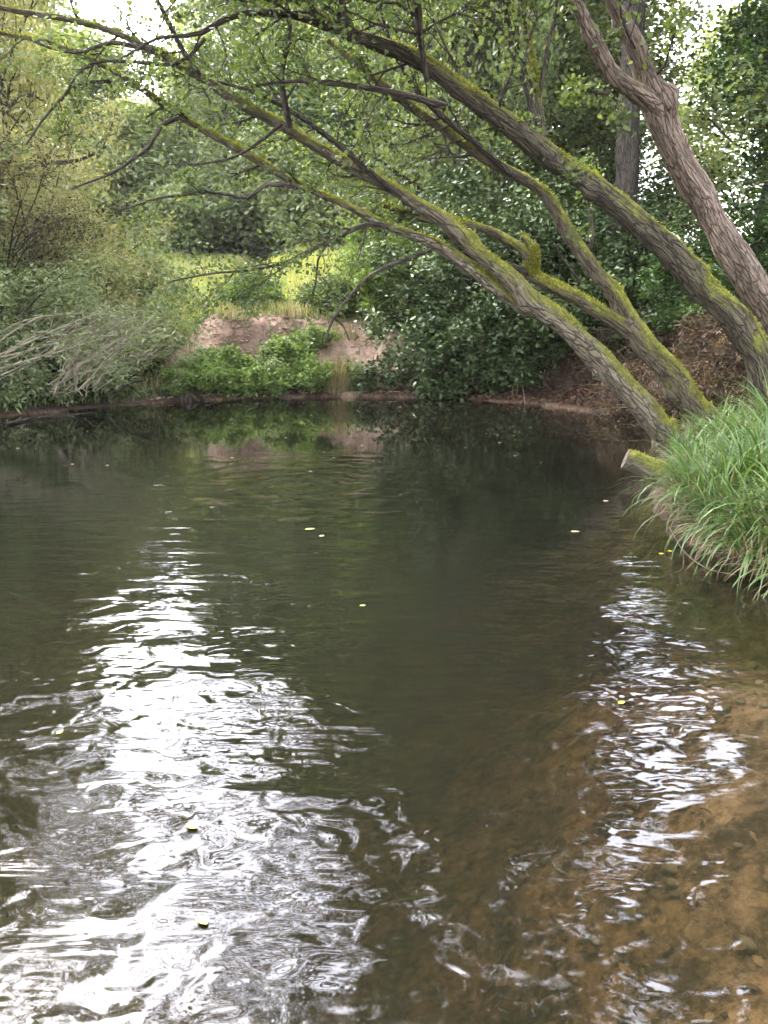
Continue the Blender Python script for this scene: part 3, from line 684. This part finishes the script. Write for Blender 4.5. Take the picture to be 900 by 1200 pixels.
# cut log beside the tussock
o = P(800, 552, 8.6); root = empty('cut_log', tuple(o), 'short sawn mossy log poking out over the water below the leaning trunks', 'log')
p, r_ = PP([(880, 590, 21), (830, 572, 21), (780, 556, 20), (733, 538, 18)], 8.0, 8.25); p, r_ = smooth_path(p, r_, .05)
w = Wood(); V = w.tube(p, r_, 28, .15); w.build('trunk_section', M['bark_d'], root, o)
ring_ = V[-1]; c = ring_.mean(0); dirn = nrm(p[-1]-p[-4])
Vv = np.vstack([ring_*1.0+dirn*.004, (c+(ring_-c)*.5)+dirn*.01, [c+dirn*.012]])-o
n = 28; F4 = np.array([(i, (i+1) % n, n+(i+1) % n, n+i) for i in range(n)]); F3 = np.array([(n+i, n+(i+1) % n, 2*n) for i in range(n)])
mesh('cut_end', Vv, [F4, F3], M['cut'], root)
mp_ = moss_tufts([V], 1500, rs); leaves_mesh('moss', mp_, .025, M['moss'], root, droop=-.6, off=o)

# ------------------------------------------------------------------ sedge tussocks on the right bank
SG = 'sedge tussocks on the right bank'
def tussock(x, y, n, L, label, seed, dead=.25, r=.22):
    rng = np.random.RandomState(seed)
    root = empty('sedge_tussock', at(x, y), label, 'grass tussock', SG); n = int(n*.34)
    a = rng.rand(n)*2*math.pi; q = np.sqrt(rng.rand(n))*r
    base = np.stack([np.cos(a)*q, np.sin(a)*q, np.full(n, -.03)], 1)
    def az(nn, b): return np.arctan2(b[:, 1], b[:, 0])
    blades_mesh('green_blades', base, L*1.2, .019, M['grass_sedge'], root, lean=.55, bend=1.5, seg=8, rng=rng, az=az(n, base), azspread=.9)
    m_ = int(n*(dead+.2)); a = rng.rand(m_)*2*math.pi; q = np.sqrt(rng.rand(m_))*r*1.15
    base = np.stack([np.cos(a)*q, np.sin(a)*q, np.full(m_, -.03)], 1)
    blades_mesh('dry_blades', base, L*.95, .007, M['grass_dry'], root, lean=.85, bend=1.45, seg=8, rng=rng, az=az(m_, base), azspread=.8)
    a = rng.rand(n//2)*2*math.pi; q = np.sqrt(rng.rand(n//2))*r*1.3
    base = np.stack([np.cos(a)*q, np.sin(a)*q, np.full(n//2, -.02)], 1)
    blades_mesh('thatch', base, L*.5, .012, M['bracken' if seed % 2 else 'grass_dry'], root, lean=1.0, bend=.9, seg=4, rng=rng)
    return root
T = [(2.5, 5.6, 900, .55, 'sedge tussock overhanging the water at the left tip of the right bank', .22),
     (2.72, 5.1, 800, .55, 'sedge tussock with drooping straw coloured blades, lowest at the right edge', .7),
     (2.85, 6.1, 1000, .62, 'dense sedge tussock in the middle of the right bank group', .15),
     (3.25, 6.9, 900, .5, 'sedge tussock in front of the cut log', .15),
     (3.6, 7.1, 1000, .78, 'tall sedge tussock in front of the dark trunk foot', .12),
     (3.25, 5.5, 900, .7, 'bright sedge tussock at the right picture edge', .2),
     (3.75, 8.3, 700, .6, 'sedge tussock beside the feet of the leaning trunks', .2),
     (4.3, 8.8, 900, .8, 'farthest sedge tussock, against the dark trunk', .2),
     (3.7, 6.4, 900, .8, 'sedge tussock on the higher part of the right bank', .2),
     (4.0, 9.9, 600, .5, 'small sedge tussock behind the leaning trunk feet', .3),
     (2.5, 5.15, 700, .5, 'low sedge tussock dipping its blades into the water between tip and right edge', .5),
     (2.95, 4.75, 700, .55, 'sedge tussock hanging over the shore at the lower right edge of the bank', .4),
     (2.45, 6.1, 700, .5, 'sedge tussock on the waterline left of the bank tip, its blades touching the water', .4),
     (2.7, 6.75, 700, .36, 'sedge tussock on the waterline just in front of the sawn log end', .4),
     (3.1, 7.9, 500, .38, 'sedge tussock on the waterline behind the sawn log', .4),
     (2.7, 4.72, 700, .5, 'lowest sedge tussock of the right bank, half straw and half green', .6),
     (3.1, 4.5, 700, .6, 'sedge tussock on the shore nearest the camera at right', .4)]
for i, (x, y, n, L, lb, dd) in enumerate(T): tussock(x, y, n, L, lb, 200+i, dd)
# twig lying in the water before the tussock
w = Wood(); p = [W(782, 642), W(800, 655), W(828, 668), W(862, 676)]; p = [q+np.array([0, 0, .012]) for q in p]; p[0][2] = .16; p[1][2] = .06
o = p[0].copy(); q, r_ = smooth_path(p, [.0025, .004, .004, .002], .05); w.tube(q, r_, 6)
q, r_ = smooth_path([p[1], W(800, 668)+np.array([0, 0, .01]), W(790, 672)+np.array([0, 0, .006])], [.003, .003, .002], .05); w.tube(q, r_, 6)
tag(w.build('fallen_twig', M['twig_pale'], None), 'thin pale twig slanting into the water below the sedge', 'twig')

# ------------------------------------------------------------------ rush tuft on the bare bank's foot (px 395,440)
def tuft(name, x, y, n, L, mat_, label, seed, cat='plant', group=None, width=.02, lean=.3, bend=.6, r=.25):
    rng = np.random.RandomState(seed); root = empty(name, at(x, y), label, cat, group)
    a = rng.rand(n)*2*math.pi; q = np.sqrt(rng.rand(n))*r
    base = np.stack([np.cos(a)*q, np.sin(a)*q, np.full(n, -.04)], 1)
    blades_mesh('blades', base, L, width, M[mat_], root, lean=lean, bend=bend, seg=5, rng=rng)
    return root
tuft('rush_tuft', -1.1, 19.25, 500, .95, 'grass_dry', 'brownish rush tuft at the water edge right of the nettles', 301, lean=.45, width=.014)
tuft('rush_tuft', -.75, 19.5, 350, .8, 'grass_sedge', 'green rush tuft at the shore between rushes and glossy shrub', 302)
for i, (x, y, h_, lf, lb) in enumerate([(-4.3, 18.4, .8, 'leaf_willow', 'pale grey green weed at the left foot of the bare bank'), (-2.6, 19.2, .7, 'leaf_willow', 'pale weed sticking out above the nettles'), (-1.7, 19.9, .4, 'leaf_nettle', 'small weed patch on the bare slope above the rush tuft')]):
    bush('tall_weed', lb, 'plant', at(x, y), .35+.1*i, h_, lf, .08, 9, 9, 330+i, sig=.06, aspect=.35, spread=.9, kids=(4, 3), stem_r=.008)
DG = 'dry grass tufts on the bare bank'
for i, (x, y, lb) in enumerate([(-3.6, 20.3, 'dry grass tuft left on the bare bank slope'), (-2.2, 20.6, 'dry grass tuft in the middle of the bare slope'), (-1.0, 20.5, 'dry grass tuft right on the bare slope'),
                                (-3.0, 21.2, 'dry grass tuft on the bank top, left'), (-.2, 20.6, 'dry grass tuft beside the glossy shrub'), (-5.2, 18.4, 'dry grass tuft below the yellow green bush')]):
    tuft('grass_tuft', x, y, 130, .42, 'grass_dry', lb, 310+i, group=DG, r=.35)

# ------------------------------------------------------------------ fallen bare stems at the left
rng = np.random.RandomState(400)
o = np.array(at(-5.95, 15.9)); root = empty('fallen_branch', tuple(o), 'tangle of bare pale willow stems fanning over the left waterline', 'branch')
w = Wood(); anch = []
for i in range(34):
    b0 = P(55+rng.rand()*60, 466-rng.rand()*16, 13.8+rng.rand()*.4)
    e = P(115+rng.rand()*95, 358+rng.rand()*60, 13.4+rng.rand()*.9)
    if i % 3 == 0: b0 = P(-60+rng.rand()*60, 425+rng.rand()*30, 13.4); e = P(100+rng.rand()*80, 355+rng.rand()*35, 13.7)
    mid = (b0+e)/2+np.array([rng.normal(0, .3), rng.normal(0, .2), rng.normal(.1, .2)])
    q, r_ = smooth_path([b0, mid, e], [.011, .009, .003], .15); q = q-o
    w.tube(q, r_, 5)
    for s in range(4):
        k = rng.randint(3, len(q)-1); dd = nrm(q[k]-q[k-1])
        grow(w, anch, q[k], rot_dir(dd, .5, rng), .4+rng.rand()*.4, .006, 0, rng, .0, .15)
w.build('stems', M['stem_pale'], root)
leaves_mesh('foliage', scatter(anch, 1.6, .08, rng), .09, M['leaf_willow'], root, aspect=.25, droop=.3, rng=rng)
# grey twigs trailing in the water
for i, (pts_, lb) in enumerate([([(0, 482), (60, 470), (130, 466), (190, 472)], 'grey branch lying along the left waterline'), ([(130, 470), (150, 452), (172, 446)], 'short broken branch sticking up at the left shore'),
                                ([(5, 500), (40, 492), (110, 486)], 'thin grey branch half sunk in front of the left bank')]):
    w = Wood(); q = [W(a, b_) for a, b_ in pts_] if i != 1 else [P(a, b_, 16.2) for a, b_ in pts_]
    q = [v+np.array([0, 0, .03]) for v in q]
    q, r_ = smooth_path(q, np.linspace(.028, .010, len(q)), .15); w.tube(q, r_, 7, .15, cap=True, seed=i)
    dd = nrm(q[-1]-q[0])
    for s in range(6):
        k = rng.randint(2, len(q)-1); d_ = rot_dir(dd, .8, rng); d_[2] = abs(d_[2])
        w.tube(np.array([q[k]+d_*L_ for L_ in (0, .2, .4)]), [.01, .007, .004], 5)
    tag(w.build('driftwood_branch', M['twig'], None), lb, 'branch', 'grey branches at the left waterline')
# dark root stump
rng = np.random.RandomState(420)
o = W(212, 470)+np.array([0, .15, 0]); w = Wood()
w.tube(np.array([o+[0, 0, -.2], o+[0, 0, .1], o+[.04, 0, .25], o+[.05, 0, .33]]), [.26, .22, .17, .08], 16, .3, cap=True)
for k in range(8):
    a = k*.8; d_ = np.array([math.cos(a), math.sin(a)*.6, 0])
    q, r_ = smooth_path([o+[0, 0, .15], o+d_*.3+[0, 0, .1+rng.rand()*.15], o+d_*.6+[0, 0, -.06]], [.09, .06, .03], .06); w.tube(q, r_, 8, .2, seed=k)
tag(w.build('tree_stump', M['deadwood'], None), 'dark rotten root stump at the waterline where left bank meets the bare slope', 'stump')

# ------------------------------------------------------------------ stuff: litter, meadow, bank grass, sunken leaves
def land_points(n, x0, x1, y0, y1, d0, d1, rng, dens=None):
    x = rng.uniform(x0, x1, n); y = rng.uniform(y0, y1, n); sd = pond_sd(x, y); h_ = height(x, y)
    k = (sd > d0) & (sd < d1) & (h_ > .005)
    if dens is not None: k &= dens(x, y) > rng.rand(n)
    return np.stack([x, y, h_], 1)[k]
rng = np.random.RandomState(500)
p = land_points(60000, .8, 10, 10.5, 23, 0, 6, rng); p[:, 2] += .01
tag(leaves_mesh('leaf_litter', p, .085, M['leaf_dead'], None, aspect=.6, up=1.6, rng=rng), 'brown fallen leaves covering the right bank down to the water', 'leaf litter', kind='stuff')
p = land_points(90000, -17, 5, 20.6, 34, 1.8, 30, rng, lambda x, y: 1-.6*sstep(26, 34, y))
blades_mesh('meadow_grass', p, .32, .022, M['grass_meadow'], None, lean=.4, bend=.8, seg=3, rng=rng)
tag(bpy.data.objects['meadow_grass'], 'bright yellow green meadow grass beyond the bare bank', 'grass', kind='stuff')
p = land_points(60000, -20, 6, 33, 50, 3, 60, rng)
tag(blades_mesh('distant_meadow_grass', p, .4, .05, M['grass_meadow'], None, lean=.4, bend=.8, seg=2, rng=rng), 'bright far part of the meadow before the pale trees', 'grass', kind='stuff')
p = land_points(26000, -13, 1.2, 12, 22, .25, 5, rng, lambda x, y: .22+.9*sstep(-3.9, -5.2, x+fbm(x, y, 5, 3)*1.2))
tag(blades_mesh('bank_grass', p, .3, .016, M['grass_sedge'], None, lean=.5, bend=1, seg=4, rng=rng), 'short green grass growing on the left bank and round the bare slope', 'grass', kind='stuff')
p = land_points(6500, 2.2, 9, 3, 13, .12, 5, rng)
tag(blades_mesh('shore_grass', p, .36, .014, M['grass_sedge'], None, lean=.6, bend=1.2, seg=5, rng=rng), 'short green grass between the sedge tussocks of the right bank', 'grass', kind='stuff')
# dead bracken on the right bank
BG = 'dry bracken heaps on the right bank'
for i, (x, y, r_, h_, lb) in enumerate([(4.9, 14.6, .9, .45, 'dry brown bracken heap behind the forked mossy trunk'), (5.9, 13.9, 1.0, .55, 'largest dry bracken heap, left of the dark trunk'), (5.3, 12.8, .8, .7, 'dry bracken at the feet of the leaning trunks'),
        (6.6, 12.6, .8, .6, 'dry bracken heap beside the dark trunk foot'), (5.7, 17.2, .9, .7, 'dry bracken heap under the wood edge'), (6.2, 15.8, 1., .6, 'dry bracken heap at the wood edge behind the largest one')]):
    b_ = bush('dry_bracken', lb, 'bracken', at(x, y), r_, h_, 'bracken', .11, 16, 7, 520+i, sig=.1, aspect=.22, droop=.6, spread=1.3, bark='twig_pale', group=BG, stem_r=.012, up=-.08)
TG = 'bramble tangles on the right bank'
for i, (x, y, r_, h_, lb) in enumerate([(5.0, 13.4, 1.0, 1.1, 'brown leafless bramble tangle behind the feet of the mossy trunks'), (6.4, 13.4, 1.1, 1.3, 'brown leafless bramble tangle between forked mossy tree and dark trunk'), (5.0, 15.6, 1.0, 1.2, 'brown bramble tangle at the edge of the littered shore'),
        (7.4, 13.2, 1.0, 1.3, 'brown bramble tangle right of the dark trunk'), (6.0, 16.6, 1.2, 1.6, 'tallest brown bramble tangle at the wood edge')]):
    bush('bramble_tangle', lb, 'bramble', at(x, y), r_, h_, 'bracken', .06, 16, .8, 580+i, sig=.06, aspect=.4, spread=1.5, group=TG, stem_r=.014, up=-.12, kids=(5, 4), bark='twig_pale')
# broken reed stubs above the littered shore
rng = np.random.RandomState(540); kx = 0
RG = 'broken pale stems in the leaf littered shore'
for i in range(22):
    x = rng.uniform(2.0, 5.2); y = rng.uniform(13, 18.3)
    sd = float(pond_sd(np.array([x]), np.array([y]))[0])
    if sd < -.35 or sd > 1.6: continue
    z0 = gz(x, y) if sd > 0 else -.1
    d_ = np.array([rng.normal(0, .45), rng.normal(0, .3), 1.]); L_ = .25+rng.rand()*.45
    w = Wood(); w.tube(np.array([(0, 0, -.05), d_*L_*.5, d_*L_]), [.011, .010, .008], 6, cap=True)
    ob_ = w.build('broken_stem', M['twig_pale'], None); ob_.location = (x, y, z0)
    tag(ob_, 'thin broken pale stem sticking out of the brown littered shore behind the leaning trunks', 'stem', RG)
# sunken leaves and stones in the shallows
rng = np.random.RandomState(560)
x = rng.uniform(-1.2, 4, 2600); y = rng.uniform(.8, 6, 2600); h_ = height(x, y); k = (h_ < -.02) & (h_ > -.8)
M['leaf_sunk'] = leaf_mat('sunken_leaf', [(.05, .035, .02), (.14, .09, .05), (.28, .19, .11), (.5, .38, .24)], .05)
tag(leaves_mesh('sunken_leaves', np.stack([x, y, h_+.012], 1)[k], .055, M['leaf_sunk'], None, aspect=.6, up=3, six=True, rng=rng), 'brown leaves lying on the shallow river bed', 'leaves', kind='stuff')

def pebbles(cen, size, mat_, rng):
    N = len(cen); ph = np.array([(1, 0, 0), (.3, .95, 0), (-.8, .6, 0), (-.8, -.6, 0), (.3, -.95, 0), (.35, .1, .8), (-.3, -.15, .75), (0, 0, -.6)])
    Fp = np.array([(0, 1, 5), (1, 2, 5), (2, 6, 5), (2, 3, 6), (3, 4, 6), (4, 5, 6), (4, 0, 5), (1, 0, 7), (2, 1, 7), (3, 2, 7), (4, 3, 7), (0, 4, 7)])
    S = size*(.3+1.7*rng.rand(N, 1, 1)**3)*(1+.5*rng.normal(size=(N, 1, 3))*.4); a = rng.rand(N)*6.28
    V = ph[None]*S*(1+.15*rng.normal(size=(N, 8, 3))); V[..., 2] *= .4
    V = np.stack([V[..., 0]*np.cos(a)[:, None]-V[..., 1]*np.sin(a)[:, None], V[..., 0]*np.sin(a)[:, None]+V[..., 1]*np.cos(a)[:, None], V[..., 2]], -1)+cen[:, None]
    return mesh('pebbles', V.reshape(-1, 3), (np.arange(N)[:, None, None]*8+Fp[None]).reshape(-1, 3), mat_)
x = rng.uniform(-1., 3.6, 5200); y = rng.uniform(.9, 6, 5200); h_ = height(x, y); k = (h_ < -.03) & (h_ > -.9) & (fbm(x*1.2, y*1.2, 71, 3)+.15 > rng.rand(5200)*1.6)
tag(pebbles(np.stack([x, y, h_+.004], 1)[k], .026, M['stone'], rng), 'small stones scattered over the shallow river bed', 'pebbles', kind='stuff')
# floating leaves
x = rng.uniform(-5, 1, 5000); y = rng.uniform(17.5, 21.5, 5000); sd_ = pond_sd(x, y); h_ = height(x, y); k = (sd_ > .1) & (sd_ < 2.3)
M['clod'] = plain('earth_clods', (.14, .09, .06), (.36, .24, .17), .95, 5)
tag(pebbles(np.stack([x, y, h_+.005], 1)[k], .032, M['clod'], rng), 'loose clods and stones on the bare earth bank', 'earth clods', kind='stuff')
bpy.data.objects['pebbles.001'].name = 'earth_clods'
def float_leaf(px, py, size, mt, label, rz, name='floating_leaf', group=None):
    p = W(px, py); s = size
    prof = np.array([(-.5, 0), (-.3, .26), (0, .36), (.28, .26), (.5, 0), (.28, -.24), (0, -.34), (-.3, -.27)])*s
    V = np.vstack([[(0, 0, .002)], np.column_stack([prof, .004+-.0+.04*np.abs(prof[:, 1])]), [(-.72*s, .03*s, .004), (-.5*s, .02*s, .004), (-.72*s, -.0*s, .004)]])
    F = np.array([(0, 1+i, 1+(i+1) % 8) for i in range(8)]+[(9, 10, 11)])
    o_ = mesh(name, V, F[:, ::-1], M[mt]); o_.location = (p[0], p[1], .004); o_.rotation_euler = (0, 0, rz)
    return tag(o_, label, 'leaf', group)
FLG = 'leaves floating on the water'
float_leaf(225, 970, .045, 'yleaf', 'yellow leaf floating at the lower left, the upper of two', 2.6, group=FLG)
float_leaf(238, 1081, .042, 'yleaf', 'yellow leaf floating near the bottom left, the lower of two', 5.4, group=FLG)
float_leaf(728, 825, .035, 'yleaf', 'yellow leaf floating alone on the right half of the water', .6, group=FLG)
float_leaf(70, 860, .03, 'yleaf', 'small yellow leaf floating at the far left', 1.2, group=FLG)
float_leaf(425, 711, .04, 'gleaf', 'small green leaf floating in the dark middle of the water', .4, group=FLG)
float_leaf(363, 621, .085, 'gleaf', 'green leaf on the ripples in the middle distance', .4, group=FLG)
float_leaf(377, 629, .06, 'bleaf', 'pale leaf floating right beside the green leaf on the ripples', 1.4, group=FLG)
float_leaf(775, 650, .04, 'yleaf', 'left yellow leaf of the two beside the sedge', .4, group=FLG)
float_leaf(785, 647, .035, 'yleaf', 'right yellow leaf of the two beside the sedge', 2.4, group=FLG)
float_leaf(674, 624, .08, 'bleaf', 'pale leaf floating between open water and the sedge', .2, group=FLG)
float_leaf(710, 588, .07, 'bleaf', 'pale speck of a leaf floating near the cut log', .9, group=FLG)
rng = np.random.RandomState(580)
for i in range(30):
    px = rng.uniform(20, 720); py = rng.uniform(478, 560) if i < 34 else rng.uniform(560, 760)
    float_leaf(px, py, .03+.03*rng.rand(), ['bleaf', 'gleaf', 'bleaf'][i % 3], 'small pale leaf fragment drifting on the calm dark water', rng.rand()*6, 'drifting_leaf', 'leaf fragments drifting on the dark water')

# ------------------------------------------------------------------ damp air
hz = bpy.data.materials.new('damp_air'); hz.use_nodes = True; t = NT(hz)
pv = t.n('ShaderNodeVolumePrincipled', ins={'Color': (.93, .94, .92, 1), 'Density': .0003, 'Anisotropy': .3})
t.n('ShaderNodeOutputMaterial', ins={'Volume': pv.outputs[0]})
bx = np.array([(a, b_, c_) for c_ in (-5.5, 30) for a, b_ in ((-75, -50), (75, -50), (75, 90), (-75, 90))], float)
ho = mesh('haze', bx, np.array([(3, 2, 1, 0), (4, 5, 6, 7), (0, 1, 5, 4), (1, 2, 6, 5), (2, 3, 7, 6), (3, 0, 4, 7)]), hz, smooth=False)
tag(ho, 'thin pale damp air over the water and meadow', 'haze', kind='stuff')
# ------------------------------------------------------------------ light, sky, camera
SUN_EL, SUN_AZ = R(48), R(-50)     # azimuth from +Y towards +X (negative: to the left)
wd = bpy.data.worlds.new('World'); sc.world = wd; wd.use_nodes = True
t = NT(wd)
sky = t.n('ShaderNodeTexSky', sky_type='NISHITA'); sky.sun_disc = False; sky.sun_elevation = SUN_EL; sky.sun_rotation = SUN_AZ
sky.air_density = 1.; sky.dust_density = 3.; sky.ozone_density = 1.
tc = t.n('ShaderNodeTexCoord')
hs = t.n('ShaderNodeHueSaturation', ins={'Saturation': .22, 'Value': 1.9, 'Color': sky.outputs[0]})
cl = t.ramp(t.noise(tc.outputs['Generated'], 3.2, 6, .6), [(.35, (.82, .83, .9)), (.6, (1.1, 1.08, 1.1))])
cc = t.mix(1., hs.outputs[0], cl, 'MULTIPLY')
bg = t.n('ShaderNodeBackground', ins={'Color': cc, 'Strength': .12})
t.n('ShaderNodeOutputWorld', ins={'Surface': bg.outputs[0]})
ld = bpy.data.lights.new('sun', 'SUN'); ld.energy = .8; ld.angle = R(14); ld.color = (1, .96, .9)
lo = bpy.data.objects.new('sun', ld); C.objects.link(lo)
dv = Vector((math.sin(SUN_AZ)*math.cos(SUN_EL), math.cos(SUN_AZ)*math.cos(SUN_EL), math.sin(SUN_EL)))
lo.rotation_euler = dv.to_track_quat('Z', 'Y').to_euler(); lo.location = (0, 0, 30)
cd = bpy.data.cameras.new('camera'); cam = bpy.data.objects.new('camera', cd); C.objects.link(cam); sc.camera = cam
cd.sensor_fit = 'VERTICAL'; cd.sensor_height = 24.; cd.lens = 24.*FP/1200.; cd.clip_end = 3000; cd.clip_start = .05
cam.location = (0, 0, CH); cam.rotation_euler = (R(90)-TH, 0, 0)
sc.view_settings.view_transform = 'Standard'; sc.view_settings.look = 'None'; sc.view_settings.gamma = 1.
sc.view_settings.use_curve_mapping = False
sc.view_settings.exposure = 3.45
sc.cycles.use_denoising = True
sc.cycles.max_bounces = 6; sc.cycles.diffuse_bounces = 2; sc.cycles.adaptive_threshold = .03; sc.cycles.glossy_bounces = 3; sc.cycles.transmission_bounces = 4; sc.cycles.transparent_max_bounces = 8
sc.cycles.caustics_reflective = False; sc.cycles.caustics_refractive = False
sc.cycles.sample_clamp_indirect = 8
